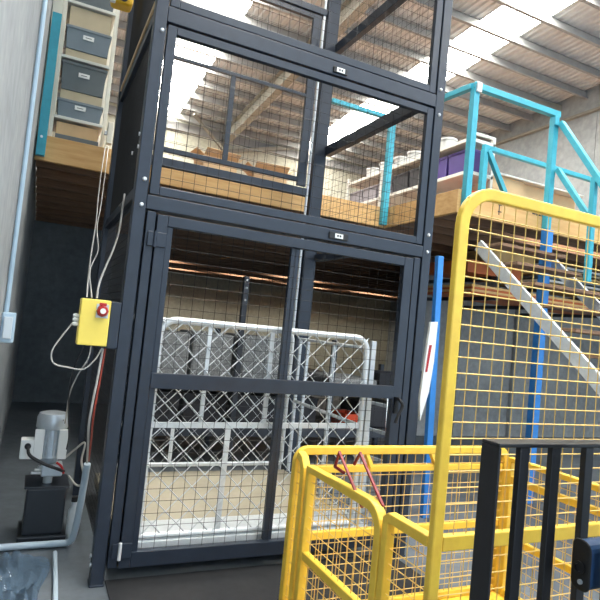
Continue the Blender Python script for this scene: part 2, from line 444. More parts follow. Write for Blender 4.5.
# right-hand rack on the mezzanine
t = thing('storage_rack', 'long white shelving unit with tubs on the mezzanine beyond the stairs', 'shelf', (4.4, 3.4, 3.16))
for y in (2.03, 3.0, 4.0, 5.08):
    for x in (4.23, 4.61):
        MB().box(x - .02, x + .02, y - .02, y + .02, 3.161, 4.28).build('upright', M['steelwhite'], t)
for z in (3.3, 3.78, 4.2):
    MB().box(4.21, 4.63, 2.01, 5.1, z - .045, z).build('shelf_board', M['steelwhite'], t, .003)
MB().bar((4.23, 2.03, 4.27), (4.61, 2.03, 4.27), .03, .03).build('end_bar', M['steelwhite'], t)
SX = 4.42
def on(z, y): return (SX, y, z + .001)
pt = mkbin(M['purple'], .32, .3, 'purple tub nearest the stairs on the white shelving', lab=False, name='purple_tub'); pt.location = on(3.78, 2.26)
dup(pt, on(3.78, 2.69), 'purple tub second from the stairs on the white shelving')
ct = mkbin(M['crate'], .32, .28, 'black crate just past the purple tubs on the white shelving', lab=False, name='black_crate'); ct.location = on(3.78, 3.12)
dup(ct, on(3.78, 3.55), 'black crate further along the middle white shelf, next to the grey tubs')
gt = mkbin(M['greytub'], .32, .24, 'grey tub next to the black crates on the middle white shelf', lab=False, name='grey_tub'); gt.location = on(3.78, 3.98)
dup(gt, on(3.78, 4.41), 'grey tub on the middle white shelf, second from its far end')
dup(gt, on(3.78, 4.84), 'grey tub at the far end of the middle white shelf')
r1 = mkbin(M['orange'], .32, .26, 'red tub low on the white shelving near the stairs', lab=False, name='red_tub'); r1.location = on(3.3, 2.3)
dup(gt, on(3.3, 2.85), 'grey tub low on the white shelving, nearest behind the red tub')
dup(ct, on(3.3, 3.4), 'black crate on the bottom white shelf between two tubs')
dup(gt, on(3.3, 4.2), 'grey tub on the bottom white shelf towards the far end')
for i, y in enumerate((2.7, 3.1, 3.45, 3.8, 4.2, 4.6)):
    b = MB().lathe([(.10, 0), (.11, .16), (.125, .165), (.125, .19), (.04, .2)], (SX, y, 4.201), 20)
    o = b.build('paint_pail', M['palewht'], smooth=True)
    tag(o, 'white lidded pail in the row on top of the white shelving', 'pail', 'white pails on top of the shelving')

# cartons on the mezzanine
def carton(x, y, w, d, h, rz, label, openf=True):
    r = thing('cardboard_box', label, 'box', (0, 0, 0)); th = .006
    MB().box(-w / 2, w / 2, -d / 2, -d / 2 + th, 0, h).box(-w / 2, w / 2, d / 2 - th, d / 2, 0, h).box(-w / 2, -w / 2 + th, -d / 2 + th, d / 2 - th, 0, h).box(w / 2 - th, w / 2, -d / 2 + th, d / 2 - th, 0, h).box(-w / 2 + th, w / 2 - th, -d / 2 + th, d / 2 - th, 0, th).build('body', M['card'], r)
    if openf:
        for (sx, sy) in ((0, -1), (0, 1), (-1, 0), (1, 0)):
            if sx == 0: MB().bar((0, sy * d / 2, h), (0, sy * (d / 2 + .09), h + .06), w, th).build('flap', M['card'], r)
            else: MB().bar((sx * w / 2, 0, h), (sx * (w / 2 + .09), 0, h + .06), d, th, (0, 0, 1)).build('flap', M['card'], r)
    else:
        MB().box(-w / 2, w / 2, -d / 2, d / 2, h, h + th).build('lid', M['card'], r)
        MB().box(-w / 2 - .001, w / 2 + .001, -.03, .03, h + th, h + th + .001).build('tape', M['cardpale'], r)
    r.location = (x, y, 3.161); r.rotation_euler = (0, 0, rz); return r
carton(1.30, 3.1, .42, .36, .34, .08, 'left open cardboard box on the mezzanine edge behind the lift')
carton(1.97, 3.1, .42, .36, .32, -.1, 'right open cardboard box on the mezzanine edge behind the lift')
for (x, y, h, l) in ((5.08, 2.45, .72, 'tall brown carton nearest the white shelving on the mezzanine'),
                     (5.66, 2.5, .72, 'tall brown carton in the middle behind the low teal rail'),
                     (6.24, 2.55, .72, 'tall brown carton at the right end behind the low teal rail')):
    carton(x, y, .54, .5, h, 0, l, False)
tag(MB().box(4.78, 6.5, 2.15, 2.85, 3.891, 3.915).build('table_board', M['steelwhite']), 'white-edged board lying over the brown cartons on the mezzanine', 'board')

# ------------------------------------------------------------------ THE LIFT
t = lift = thing('goods_lift', 'tall charcoal mesh-clad goods lift with a gated doorway', 'lift', (1.1, .9, 0))
L = M['lift']
H = 5.6
def B(name, *a, m=None, bev=.004, p=None, label=None): return MB().box(*a).build(name, m or L, p or t, bev, label=label)
MB().box(0, .072, 0, .09, 0, H).box(.0715, .084, .052, .09, 0, H).build('front_post', L, t, .004)
MB().box(2.128, 2.205, 0, .09, 0, H).box(2.118, 2.1285, .062, .09, 0, H).build('front_post', L, t, .004)
B('back_post', 0, .1, 1.70, 1.8, 0, H); B('back_post', 1.945, 2.08, 1.70, 1.8, 0, H)
B('base_plate', -.004, .08, -.004, .1, 0, .012); B('base_plate', 2.12, 2.21, -.004, .1, 0, .012)
MB().lathe([(.014, 0), (.014, H - .3)], (1.92, 1.74, .1), 10).build('guide_rail', M['galv'], t, smooth=True)
B('header_beam', .073, 2.127, .0, .09, 2.226, 2.312)
B('cross_beam', .073, 2.127, .0, .09, 3.385, 3.482); B('cross_beam', .073, 2.127, 0, .09, 4.56, 4.66); B('cross_beam', .073, 2.127, 0, .09, 5.5, 5.6)
# three mesh panels above the door
for (za, zb) in ((2.322, 3.374), (3.492, 4.55), (4.67, 5.49)):
    fr = MB().box(.085, .141, .008, .05, za, zb).box(2.063, 2.12, .008, .05, za, zb).box(.142, 2.062, .008, .05, za, za + .052).box(.142, 2.062, .008, .05, zb - .05, zb)
    po = fr.build('front_panel', L, t, .003)
    nz = int(round((zb - za - .1) / .0755))
    grid(MB(), (.13, .03, za + .04), (1.945, 0, 0), (0, 0, zb - za - .08), 26, nz, .0015).build('wire_mesh', M['liftdark'], po)
# side beams
for (za, zb) in ((2.30, 2.37), (3.43, 3.53), (4.52, 4.62), (5.5, 5.6)):
    B('side_beam', .01, .07, .091, 1.699, za, zb)
for (za, zb) in ((2.30, 2.37), (3.40, 3.50), (4.49, 4.59), (5.5, 5.6)):
    B('side_beam', 2.06, 2.125, .091, 1.699, za, zb)
for (za, zb) in ((4.86, 4.93), (5.5, 5.6)):
    B('back_beam', .101, 1.944, 1.72, 1.8, za, zb)
B('back_beam', .101, 1.944, 1.73, 1.79, 2.955, 3.035)
# rear landing panel
bp = MB().box(.10, .16, 1.735, 1.775, 3.09, 4.85).box(1.80, 1.895, 1.735, 1.775, 3.05, 4.85).box(.161, 1.799, 1.735, 1.775, 3.09, 3.135).box(.161, 1.799, 1.735, 1.775, 3.97, 4.0).box(1.0, 1.045, 1.735, 1.775, 3.136, 3.969).box(.161, 1.799, 1.735, 1.775, 4.8, 4.85).build('back_panel', M['lift'], t, .003)
grid(MB(), (.15, 1.75, 3.1), (1.7, 0, 0), (0, 0, 1.72), 17, 17, .0014).build('wire_mesh', M['liftdark'], bp)
# side meshes
grid(MB(), (.04, .09, 2.38), (0, 1.6, 0), (0, 0, 3.1), 44, 84, .0035).build('side_mesh', M['liftside'], t)
grid(MB(), (.04, .09, .15), (0, 1.6, 0), (0, 0, 2.14), 30, 42, .002).build('side_mesh', M['liftside'], t)
grid(MB(), (2.095, .09, 2.38), (0, 1.6, 0), (0, 0, 3.1), 22, 42, .0013).build('side_mesh', M['liftdark'], t)
# door
dj = MB().box(.086, .138, .005, .06, .1, 2.216).box(.10, .165, .0605, .085, .1, 2.216).build('door_jamb', L, t, .003)
MB().box(2.061, 2.116, .005, .06, .1, 2.216).box(2.03, 2.10, .0605, .085, .1, 2.216).build('door_jamb', L, t, .003)
df = MB().box(.149, .213, .0, .055, .095, 2.205).box(1.972, 2.05, .0, .055, .095, 2.205).box(.214, 1.971, .0, .055, 2.14, 2.205).box(.214, 1.971, .0, .055, .095, .185)
df.box(.214, .25, .01, .03, .186, 2.139)
door = df.build('door', L, t, .003)
MB().box(.214, 1.971, -.004, .03, 1.155, 1.248).build('mid_rail', L, door, .003)
MB().box(1.065, 1.125, .031, .065, .186, 2.139).build('center_stile', L, door, .003)
grid(MB(), (.20, .026, .18), (1.79, 0, 0), (0, 0, 1.98), 24, 27, .0014).build('wire_mesh', M['liftdark'], door)
for z in (.20, 2.05):
    h = MB().box(.10, .212, -.012, -.001, z - .045, z + .045).build('hinge', L, door, .004)
    MB().tube([(.144, -.014, z - .05), (.144, -.014, z + .05)], .01, 10).build('hinge_pin', M['bolt'] if z < 1 else L, door, smooth=True)
hd = MB().box(1.985, 2.015, -.02, -.001, 1.05, 1.17).tube(bez([(2.0, -.02, 1.16), (2.0, -.06, 1.15), (2.02, -.065, 1.11), (1.985, -.065, 1.04), (1.97, -.062, .99)]), .012, 8)
hd.build('handle', M['black'], door, smooth=True)
bl = [(.067 - .02, 2.40), (.045, 2.245), (.05, 3.32), (.052, 3.53), (2.16, 3.53), (2.165, 3.335), (2.165, 2.40), (2.168, 2.27), (.05, 4.6), (2.165, 4.6)]
for x, z in bl:
    MB().lathe([(.013, 0), (.013, -.006), (.008, -.012)], (x, 0, z), 10, 'y').build('bolt', M['bolt'], t, smooth=True)
for (y, z) in ((.03, .12), (.06, .16), (.05, 2.6), (.06, 2.68), (.3, 2.62)):
    MB().lathe([(.012, 0), (.012, -.008)], (-.001, y, z), 10, 'x').build('bolt', M['bolt'], t, smooth=True)
# indicator plates
for (xa, xb, za, zb) in ((1.318, 1.468, 2.243, 2.29), (1.226, 1.338, 3.40, 3.443)):
    pl = MB().box(xa, xb, -.012, -.001, za, zb).build('indicator_plate', M['black'], t, .003)
    xm, zm = (xa + xb) / 2, (za + zb) / 2
    MB().box(xm - .032, xm + .032, -.015, -.0125, zm - .016, zm + .016).build('label_card', M['white'], pl)
    k = MB()
    for dx in (-.016, .004): k.box(xm + dx, xm + dx + .012, -.0165, -.0155, zm - .006, zm + .007)
    k.build('label_text', M['ink'], pl)
# light strip along the left side beam
MB().box(.0, .0095, .1, 1.65, 3.50, 3.535).build('side_trim', M['card'], t)

# lift platform with its galvanised barriers
t = plat = thing('lift_platform', 'lift car floor with galvanised chain-link gates inside the lift', 'lift car', (1.05, .9, .1))
MB().box(.16, 1.93, .46, 1.66, .10, .2).build('floor_deck', M['beige'], t)
MB().box(.16, 1.93, .1, .459, .1, .203).build('threshold_plate', M['galv'], t, .003)
def gate(x0, x1, y, z0, z1, r, rc, mats, name, bars, mesh_p, wire_r):
    pts = [(x0, z0)] + [(x0 + rc + rc * math.cos(a), z1 - rc + rc * math.sin(a)) for a in [PI - PI / 2 * k / 6 for k in range(7)]] + \
          [(x1 - rc + rc * math.cos(a), z1 - rc + rc * math.sin(a)) for a in [PI / 2 - PI / 2 * k / 6 for k in range(7)]] + [(x1, z0)]
    mb = MB().tube([(x, y, z) for x, z in pts], r, 10).tube([(x0, y, z0), (x1, y, z0)], r, 10)
    g = mb.build(name, mats, t, smooth=True)
    for (p, q, w) in bars:
        MB().bar((p[0], y, p[1]), (q[0], y, q[1]), w, w * .6, (0, 1, 0)).build('gate_bar', mats, g)
    chain(MB(), x0, x1, y - .012, z0, z1, mesh_p, wire_r).build('chain_mesh', mats, g, smooth=True)
    return g
gate(.265, 1.80, .135, .225, 1.575, .022, .1, M['galv'], 'front_gate',
     [((.27, .91), (1.8, .93), .035), ((.78, .9), (.775, .23), .035), ((1.03, .93), (1.03, 1.56), .03), ((.59, 1.56), (.59, .92), .028)], .15, .0055)
gate(.22, 1.86, 1.60, .28, 1.56, .02, .09, M['galv'], 'rear_gate',
     [((.23, .63), (1.85, .63), .03), ((.77, .3), (.77, .62), .03)], .15, .0022)
MB().box(1.845, 1.885, .14, .175, .203, 1.56).build('gate_post', M['galv'], t, .003)
MB().box(.205, .232, .14, .17, .203, 1.58).build('gate_post', M['galv'], t, .003)
MB().tube([(1.9, .2, .23), (1.9, .2, 1.5), (1.9, 1.5, 1.5), (1.9, 1.5, .23)], .018, 8).tube([(1.9, .2, .9), (1.9, 1.5, .9)], .016, 8).build('side_rail', M['galv'], t, smooth=True)
for y in (.8, 1.31): MB().box(1.885, 1.91, y, y + .03, .203, 1.485).build('side_bar', M['galv'], t)

# ------------------------------------------------------------------ control box on the lift post
t = thing('control_box', 'yellow lift control box with a red stop button', 'control box', (-.14, .03, 1.38))
MB().box(-.225, -.062, -.02, .1, 1.385, 1.652).build('body', M['boxyellow'], t, .006)
MB().box(-.061, -.003, -.012, .08, 1.375, 1.648).build('bracket', L, t, .004, label='grey mounting bracket')
MB().box(-.141, -.073, -.024, -.0205, 1.548, 1.628).build('stop_plate', M['greyplastic'], t, .002)
sb = MB().lathe([(.034, 0), (.034, -.012), (.028, -.03), (.01, -.034)], (-.107, -.0245, 1.588), 8, 'y').build('stop_button', M['red'], t)
MB().lathe([(.016, 0), (.016, -.004)], (-.107, -.0585, 1.588), 14, 'y').build('button_cap', M['white'], sb)
MB().box(-.127, -.087, -.03, -.0245, 1.618, 1.635).build('button_guard', M['red'], t, .002)
for z in (1.50, 1.525, 1.548):
    MB().lathe([(.011, 0), (.014, -.02), (.009, -.032)], (-.225, .03, z), 10, 'x').build('cable_gland', M['white'], t, smooth=True)

def cable(pts, r, m, label, name='power_cable', group=None):
    o = MB().tube(bez(pts), r, 8).build(name, m, smooth=True); return tag(o, label, 'cable', group)
jb = thing('junction_box', 'cream junction box at the foot of the storage shelf with two cables', 'junction box', (.0, 2.25, 3.2))
MB().box(-.02, .03, 2.22, 2.299, 3.19, 3.40).build('body', M['shelfcream'], jb, .004)
MB().box(-.045, -.02, 2.23, 2.27, 3.27, 3.31).build('switch', M['galv'], jb, .002)
cable([(-.025, 2.2, 3.14), (-.08, 1.6, 2.73), (-.117, 1.1, 2.425), (-.143, .7, 2.197), (-.176, .35, 1.934), (-.191, .15, 1.764), (-.193, .06, 1.66)], .0042, M['cable'], 'thin pale cable hanging from the junction box to the control box, left strand')
cable([(.001, 2.2, 3.15), (-.048, 1.6, 2.738), (-.092, 1.1, 2.39), (-.132, .7, 2.157), (-.138, .35, 1.97), (-.183, .2, 1.829), (-.166, .06, 1.66)], .0042, M['cable'], 'thin pale cable hanging from the junction box to the control box, right looping strand')
cable([(.008, .56, 2.40), (-.002, .5, 2.27), (-.02, .4, 2.114), (-.053, .3, 1.98), (-.099, .15, 1.862), (-.133, .08, 1.745), (-.139, .05, 1.66)], .0062, M['cable'], 'thick pale cable curving down the lift side into the control box top')
cable([(-.258, .03, 1.5), (-.30, .02, 1.43), (-.345, .02, 1.34), (-.33, .02, 1.27), (-.25, .02, 1.25), (-.17, .02, 1.245), (-.115, .02, 1.3), (-.08, .02, 1.374)], .0045, M['cable'], 'pale cable looping left and back under the yellow control box')
cable([(-.14, .04, 1.384), (-.15, .04, 1.3), (-.19, .1, 1.2), (-.21, .3, 1.05), (-.2, .5, .85), (-.20, .62, .84), (-.198, .75, .815)], .0042, M['cable'], 'pale cable dropping from the yellow box towards the pump motor')
cable([(-.17, .09, 1.384), (-.21, .12, 1.25), (-.22, .2, 1.12), (-.2, .38, .95), (-.17, .5, .76), (-.17, .56, .66)], .0042, M['cabledark'], 'dark cable hanging from the yellow box behind the pale one to the pump')
cable([(-.075, .03, 1.37), (-.085, .03, 1.2), (-.10, .06, .95), (-.075, .22, .76), (-.05, .40, .615)], .007, M['cable'], 'thick pale cable running down beside the red one on the lift side')
cable([(-.060, .045, 1.37), (-.068, .05, 1.2), (-.078, .08, .98), (-.060, .22, .80), (-.042, .40, .625)], .006, M['cablered'], 'red-brown cable running down the lift side under the control box')

tag(MB().box(.09, 2.11, -.70, .06, .001, .010).build('floor_sheet', M['mat'], bevel=.002), 'thin black sheet on the floor in front of the lift door', 'mat')  # thin dark sheet laid over the floor before the door

# ------------------------------------------------------------------ pump unit
px, py = -.25, .86
t = thing('pump_unit', 'hydraulic power pump with silver motor on a black oil tank', 'pump', (px, py, 0))
MB().box(px - .15, px + .15, py - .17, py + .17, .0, .05).build('base_tray', M['tank'], t, .006)
tk = MB().box(px - .125, px + .125, py - .14, py + .14, .051, .36).build('oil_tank', M['tank'], t, .012)
MB().box(px - .14, px + .14, py - .15, py + .15, .361, .375).build('tank_lid', M['tank'], t, .003)
MB().lathe([(.03, 0), (.03, .06)], (px - .0, py - .05, .376), 14).build('pump_shaft', M['alu'], t, smooth=True)
MB().box(px - .05, px + .085, py - .1, py + .03, .425, .505).build('valve_block', M['alu'], t, .01)
for k in range(3):
    MB().tube([(px - .05, py - .07, .445 + .02 * k), (px - .11 + .02 * k, py - .08, .45 + .02 * k)], .009, 8).build('fitting', M['bolt'], t, smooth=True)
mc = (px - .01, py - .03, .505)
MB().lathe([(.04, 0), (.055, .015), (.085, .05), (.082, .07), (.082, .25)], mc, 28).build('motor_body', M['alu'], t, smooth=True)
fins = MB()
for k in range(28):
    a = 2 * PI * k / 28; c, s = math.cos(a), math.sin(a)
    fins.bar((mc[0] + .086 * c, mc[1] + .086 * s, mc[2] + .065), (mc[0] + .086 * c, mc[1] + .086 * s, mc[2] + .245), .004, .014, (c, s, 0))
fins.build('cooling_fins', M['alu'], t)
MB().lathe([(.096, .24), (.102, .25), (.102, .315), (.09, .345), (.06, .352)], mc, 28).build('fan_cowl', M['alu'], t, smooth=True)
tb = MB().box(mc[0] - .185, mc[0] - .10, mc[1] - .09, mc[1] + .02, .55, .68).build('terminal_box', M['white'], t, .008)
MB().lathe([(.02, 0), (.02, -.02)], (mc[0] - .14, mc[1] - .091, .64), 14, 'y').build('cable_gland', M['black'], tb, smooth=True)
for sx in (-1, 1):
    for (z0, z1, w) in ((.55, .75, .03),):
        MB().box(mc[0] + sx * .075 - w, mc[0] + sx * .075 + w, mc[1] - .092, mc[1] - .066, z0, z1).build('mounting_foot', M['white'], t, .004)
MB().tube(bez([(mc[0] - .14, mc[1] - .112, .64), (mc[0] - .12, mc[1] - .15, .59), (mc[0] - .03, mc[1] - .17, .54), (mc[0] + .06, mc[1] - .15, .50), (mc[0] + .10, mc[1] - .1, .47)]), .011, 8).build('motor_lead', M['black'], t, smooth=True)
MB().tube(bez([(mc[0] + .05, mc[1] - .10, .53), (mc[0] + .08, mc[1] - .12, .51), (mc[0] + .10, mc[1] - .11, .46)]), .008, 8).build('motor_lead', M['red'], t, smooth=True, label='short red lead at the motor foot')
cable([(px + .13, py - .1, .43), (px + .17, py - .2, .40), (px + .20, py - .25, .41), (px + .215, py - .24, .46), (px + .19, py - .2, .56), (px + .2, py - .2, .68), (px + .15, py - .12, .62), (px + .1, py - .06, .55)], .007, M['cable'], 'pale looped lead beside the pump motor, behind the red one')
t = thing('oil_canister', 'small pale cylinder standing between the pump tank and the lift', 'canister', (-.07, .72, 0))
MB().lathe([(.035, 0), (.035, .2), (.02, .23), (.02, .26)], (-.065, .74, .0), 16).build('body', M['greyplastic'], t, smooth=True)
MB().lathe([(.022, 0), (.022, .03)], (-.065, .74, .261), 12).build('cap', M['black'], t, smooth=True)
tag(MB().tube(bez([(-.625, .60, .03), (-.4, .61, .03), (-.15, .61, .03), (-.085, .60, .04), (-.062, .57, .1), (-.05, .5, .32), (-.045, .42, .6)]), .022, 12).build('drain_pipe', M['pipe'], smooth=True),
    'pale plastic pipe along the floor and up past the pump', 'pipe')

# crumpled film and straps on the floor at left
def crumple(name, cx, cy, w, d, m, h, seed, label, cat):
    rnd = random.Random(seed); n = 22; vs = []; fs = []
    ph = [(rnd.uniform(4, 14), rnd.uniform(-14, 14), rnd.uniform(0, 6)) for _ in range(7)]
    for i in range(n + 1):
        for j in range(n + 1):
            u, v = i / n - .5, j / n - .5
            edge = max(0, 1 - (abs(u * 2) ** 4 + abs(v * 2) ** 4) * .5)
            z = .006 + h * edge * abs(sum(math.sin(a * u * 2 + b * v * 2 + c) for a, b, c in ph)) / 3
            vs.append((cx + u * w * (1 + .2 * math.sin(5 * v)), cy + v * d * (1 + .2 * math.sin(4 * u + 1)), z))
    for i in range(n):
        for j in range(n):
            k = i * (n + 1) + j; fs.append((k, k + n + 1, k + n + 2, k + 1))
    o = MB().add(vs, fs).build(name, m, smooth=True)
    md = o.modifiers.new('thick', 'SOLIDIFY'); md.thickness = .002
    return tag(o, label, cat)
crumple('plastic_film', -.42, .10, .36, .66, M['film'], .05, 3, 'crumpled clear plastic film on the floor in front of the pump', 'plastic film')
tag(MB().tube(bez([(-.17, .50, .016), (-.175, .30, .016), (-.18, .06, .016), (-.19, -.25, .016), (-.2, -.6, .016)]), .014, 8).build('strap', M['pipe'], smooth=True), 'pale strap on the floor just right of the clear film', 'strap')

# yellow hoist at the top edge
t = thing('chain_hoist', 'yellow chain hoist hanging beside the lift at the picture top', 'hoist', (-.09, 1.2, 4.0))
MB().box(-.19, -.025, 1.12, 1.28, 4.0, 4.22).build('body', M['hoist'], t, .03)
MB().lathe([(.03, 0), (.03, -.012)], (-.10, 1.12, 4.04), 14, 'y').build('chain_hole', M['black'], t)
MB().box(-.20, -.16, 1.08, 1.119, 3.97, 4.04).build('hook_block', M['white'], t, .006)
MB().tube([(-.1, 1.2, 4.221), (-.1, 1.2, 7.2)], .012, 8).build('chain', M['galv'], t)
MB().bar((-.1, 1.2, 7.2), (-.1, 1.2, roofz(1.2) - .2), .03, .03, (0, 1, 0)).build('hanger', M['galv'], t)

# ------------------------------------------------------------------ things behind the lift
t = thing('pallet_rack', 'dark steel pallet rack behind the lift loaded with grey bales', 'rack', (2.5, 3.1, 0))
for x in (.55, 1.675, 2.9, 4.2):
    for y in (2.62, 3.5):
        top = 2.13 if x == 1.675 and y < 3 else 1.5 if x < 4 else 1.2
        MB().box(x - .03, x + .03, y - .03, y + .03, 0, top).build('upright', M['rack'], t, .003)
for z in (.42, .93):
    for y in (2.62, 3.5):
        MB().box(.55, 4.2, y - .025, y + .025, z - .1, z).build('beam', M['rack'], t, .003)
    MB().box(.56, 4.19, 2.65, 3.47, z - .02, z - .0).build('rack_shelf', M['rack'], t)
for z in (2.0, 1.86, 2.09):
    MB().lathe([(.012, 0), (.012, -.004)], (1.675, 2.589, z), 8, 'y').build('slot', M['white'], t)
def bale(x0, x1, z0, z1, label, y0=2.66, y1=3.4, m='speckle'):
    o = MB().box(x0, x1, y0, y1, z0, z1).build('wrapped_bale', M[m], bevel=.03); return tag(o, label, 'bale')
bale(.62, 1.12, .931, 1.43, 'grey speckled bale at the left on the rack behind the lift')
bale(1.15, 1.62, .931, 1.45, 'grey speckled bale left of the tall dark rack post')
bale(1.73, 2.24, .931, 1.46, 'grey speckled bale right of the tall dark rack post')
bale(2.95, 3.6, .931, 1.04, 'flat grey speckled bale at the right on the rack, seen through the gate')
bx = mkbin(M['crate'], .5, .34, 'black bin low on the rack behind the lift, leftmost', lab=False, name='black_bin'); bx.location = (.84, 2.95, .421)
for x, l in ((1.39, 'second from the left'), (1.99, 'just right of the middle post'), (2.56, 'under the gap between the bales')):
    dup(bx, (x, 2.95, .421), 'black bin low on the rack behind the lift, ' + l)
ob = mkbin(M['orange'], .22, .17, 'orange-red tub on the rack seen through the chain-link gate', lab=False, name='orange_tub'); ob.location = (3.3, 2.88, .421)
bale(3.5, 4.1, .421, .72, 'dark wrapped bundle right of the orange-red tub', m='crate')
bx2 = mkbin(M['crate'], .5, .2, 'black tray on the rack right end beside the flat grey bale', lab=False, name='black_tray'); bx2.location = (3.9, 2.9, .931)
box_thing('dark_block', M['black'], -.6, 7.5, 9.5, 13.8, .001, .4, 'low dark block along the foot of the far wall', 'stack')  # one plain dark block over the floor at the far wall

# silver step ladder right inside the lift doorway, far side
t = thing('aluminium_ladder', 'silver ladder leaning just behind the lift door handle', 'ladder', (2.65, 1.3, 0))
a0, a1 = Vector((2.60, 1.05, 0)), Vector((2.86, 1.5, 1.06))
for s in (-.05, .05):
    MB().bar(a0 + Vector((s * .6, -s * 2.5, 0)), a1 + Vector((s * .6, -s * 2.5, 0)), .03, .05).build('rail', M['alu'], t)
for k in range(4):
    c = a0.lerp(a1, (k + .6) / 4.2)
    MB().bar(c + Vector((-.03, .125, 0)), c + Vector((.03, -.125, 0)), .03, .03).build('rung', M['alu'], t)
tag(MB().bar((2.94, .72, .001), (2.845, .70, 2.39), .065, .05, (0, 1, 0)).build('steel_beam', M['blue'], bevel=.004), 'blue beam standing upright right of the lift post', 'beam')
t = thing('sign_board', 'narrow white board with a pink mark leaning by the blue beam', 'board', (2.6, .42, 0))
MB().prism([(2.575, 1.765), (2.649, 1.772), (2.643, 1.43), (2.618, 1.174), (2.551, .929), (2.532, 1.104), (2.549, 1.424)], 'y', .40, .425).build('board', M['white'], t)
MB().prism([(2.578, 1.569), (2.604, 1.572), (2.580, 1.341), (2.560, 1.339)], 'y', .396, .3995).build('mark', M['red'], t, label='pink-red mark')

# timber under the right mezzanine
t = thing('timber_rack', 'grey wall brackets carrying timber under the mezzanine behind the stairs', 'rack', (5.6, 4.2, 0))
for x in (5.05, 6.3, 7.6):
    MB().box(x - .04, x + .04, 4.22, 4.295, 0, 2.85).build('upright', M['wallgrey'], t, .004)
    for z in (2.28, 2.55): MB().box(x - .03, x + .03, 2.2, 4.219, z - .05, z).build('arm', M['rack'], t, .004)
def sheet(x0, x1, y0, y1, z, th, rz, m, label, tilt=0):
    o = MB().box(x0, x1, y0, y1, z, z + th).build('timber_sheet', M[m], bevel=.003); o.rotation_euler = (0, tilt, rz); return tag(o, label, 'sheet')
for k in range(4): sheet(4.65, 7.7, 2.25, 3.3, 2.281 + .031 * k, .03, 0, 'plyorange' if k % 2 == 0 else 'ply',
    'sheet in the lower timber pile behind the stairs, ' + ('bottom orange one', 'second one from the bottom', 'third one, orange', 'top pale one')[k])
sheet(4.55, 5.5, 2.25, 3.1, 2.551, .17, 0, 'plyorange', 'thick orange-brown board pack behind the stair stringer')
sheet(4.95, 5.68, 2.22, 3.0, 2.722, .19, .0, 'ply', 'pale plywood pack on the orange board behind the stairs')
for k in range(6): sheet(5.95, 7.6, 2.25, 3.1, 2.551 + .056 * k, .032, 0, ('ply', 'white', 'binblue', 'ply', 'cardpale', 'white')[k],
    ('bottom plywood', 'lower white', 'blue-grey', 'second plywood', 'pale card-coloured', 'top white')[k] + ' sheet of the upper stack right of the blue column')

# ------------------------------------------------------------------ YELLOW SAFETY CAGE
YP, XL, XR, YFAR = -1.9, .862, 2.315, -.775
t = thing('safety_cage', 'yellow mesh forklift work cage with a tall back panel', 'cage', (1.59, -1.35, 0))
Ym, Yw = M['yellow'], M['yellowwire']
def rounded(x0, x1, z0, z1, rc):
    return [(x0, z0)] + [(x0 + rc + rc * math.cos(PI - PI / 2 * k / 8), z1 - rc + rc * math.sin(PI - PI / 2 * k / 8)) for k in range(9)] + \
           [(x1 - rc + rc * math.cos(PI / 2 - PI / 2 * k / 8), z1 - rc + rc * math.sin(PI / 2 - PI / 2 * k / 8)) for k in range(9)] + [(x1, z0)]
bk = MB().tube([(x, YP + .015, z) for x, z in rounded(.869, 2.335, .1, 2.150, .13)], (.015, .0225), square=True, flat=(0, 1, 0)).build('back_frame', Ym, t, .006)
MB().box(.892, 2.312, YP, YP + .03, .885, .937).build('mid_rail', Ym, bk, .004)
MB().box(.892, 2.312, YP, YP + .03, .1, .15).build('bottom_rail', Ym, bk, .004)
grid(MB(), (.886, YP + .012, .93), (1.426, 0, 0), (0, 0, 1.195), 25, 21, .0026).build('wire_mesh', Yw, bk)
grid(MB(), (.886, YP + .012, .14), (1.426, 0, 0), (0, 0, .77), 25, 13, .0026).build('wire_mesh', Yw, bk)
# far frame
ff = MB().tube([(x, YFAR, z) for x, z in rounded(XL, XR, .1, .968, .06)], .021, square=True, flat=(0, 1, 0)).build('far_frame', Ym, t, .005)
MB().box(XL + .03, XR - .03, YFAR - .018, YFAR + .018, .85, .885).build('rail', Ym, ff, .004)
MB().box(XL + .03, XR - .03, YFAR - .018, YFAR + .018, .50, .54).build('rail', Ym, ff, .004)
MB().box(XL + .03, XR - .03, YFAR - .018, YFAR + .018, .1, .14).build('rail', Ym, ff, .004)
grid(MB(), (XL, YFAR - .004, .12), (XR - XL, 0, 0), (0, 0, .83), 25, 14, .0024).build('wire_mesh', Yw, ff)
for x in (1.28, 1.73): MB().bar((x, YFAR, .955), (x + .03, YFAR - .02, .875), .02, .03, (0, 1, 0)).build('gusset', M['maroon'] if 0 else Ym, ff)
# left side: corner piece, gate, near panel
cp = MB().tube([(XL, YFAR - .03, .955), (XL, YFAR - .075, .94), (XL, YFAR - .10, .90), (XL, YFAR - .105, .85), (XL, YFAR - .105, .1)], .021, square=True, flat=(1, 0, 0)).build('corner_post', Ym, t, .005)
grid(MB(), (XL, YFAR - .02, .12), (0, -.085, 0), (0, 0, .8), 2, 14, .0024).build('wire_mesh', Yw, cp)
y0, y1 = YFAR - .165, -1.575
gp = [(y0, .1), (y0, .90)] + [(y1 + .09 - .09 * math.sin(PI / 2 * k / 6), .922 - .09 + .09 * math.cos(PI / 2 * k / 6)) for k in range(7)] + [(y1, .1)]
gp = [(y0, .1), (y0, .915)] + gp[2:]
gf = MB().tube([(XL, y, z) for y, z in gp], .022, square=True, flat=(1, 0, 0)).build('gate_frame', Ym, t, .005)
MB().box(XL - .018, XL + .018, y1 + .02, y0 - .02, .48, .52).build('rail', Ym, gf, .004)
MB().box(XL - .018, XL + .018, y1 + .02, y0 - .02, .1, .14).build('rail', Ym, gf, .004)
grid(MB(), (XL, y1 + .01, .12), (0, y0 - y1 - .02, 0), (0, 0, .79), 11, 14, .0024).build('wire_mesh', Yw, gf)
y0, y1 = -1.62, -1.872
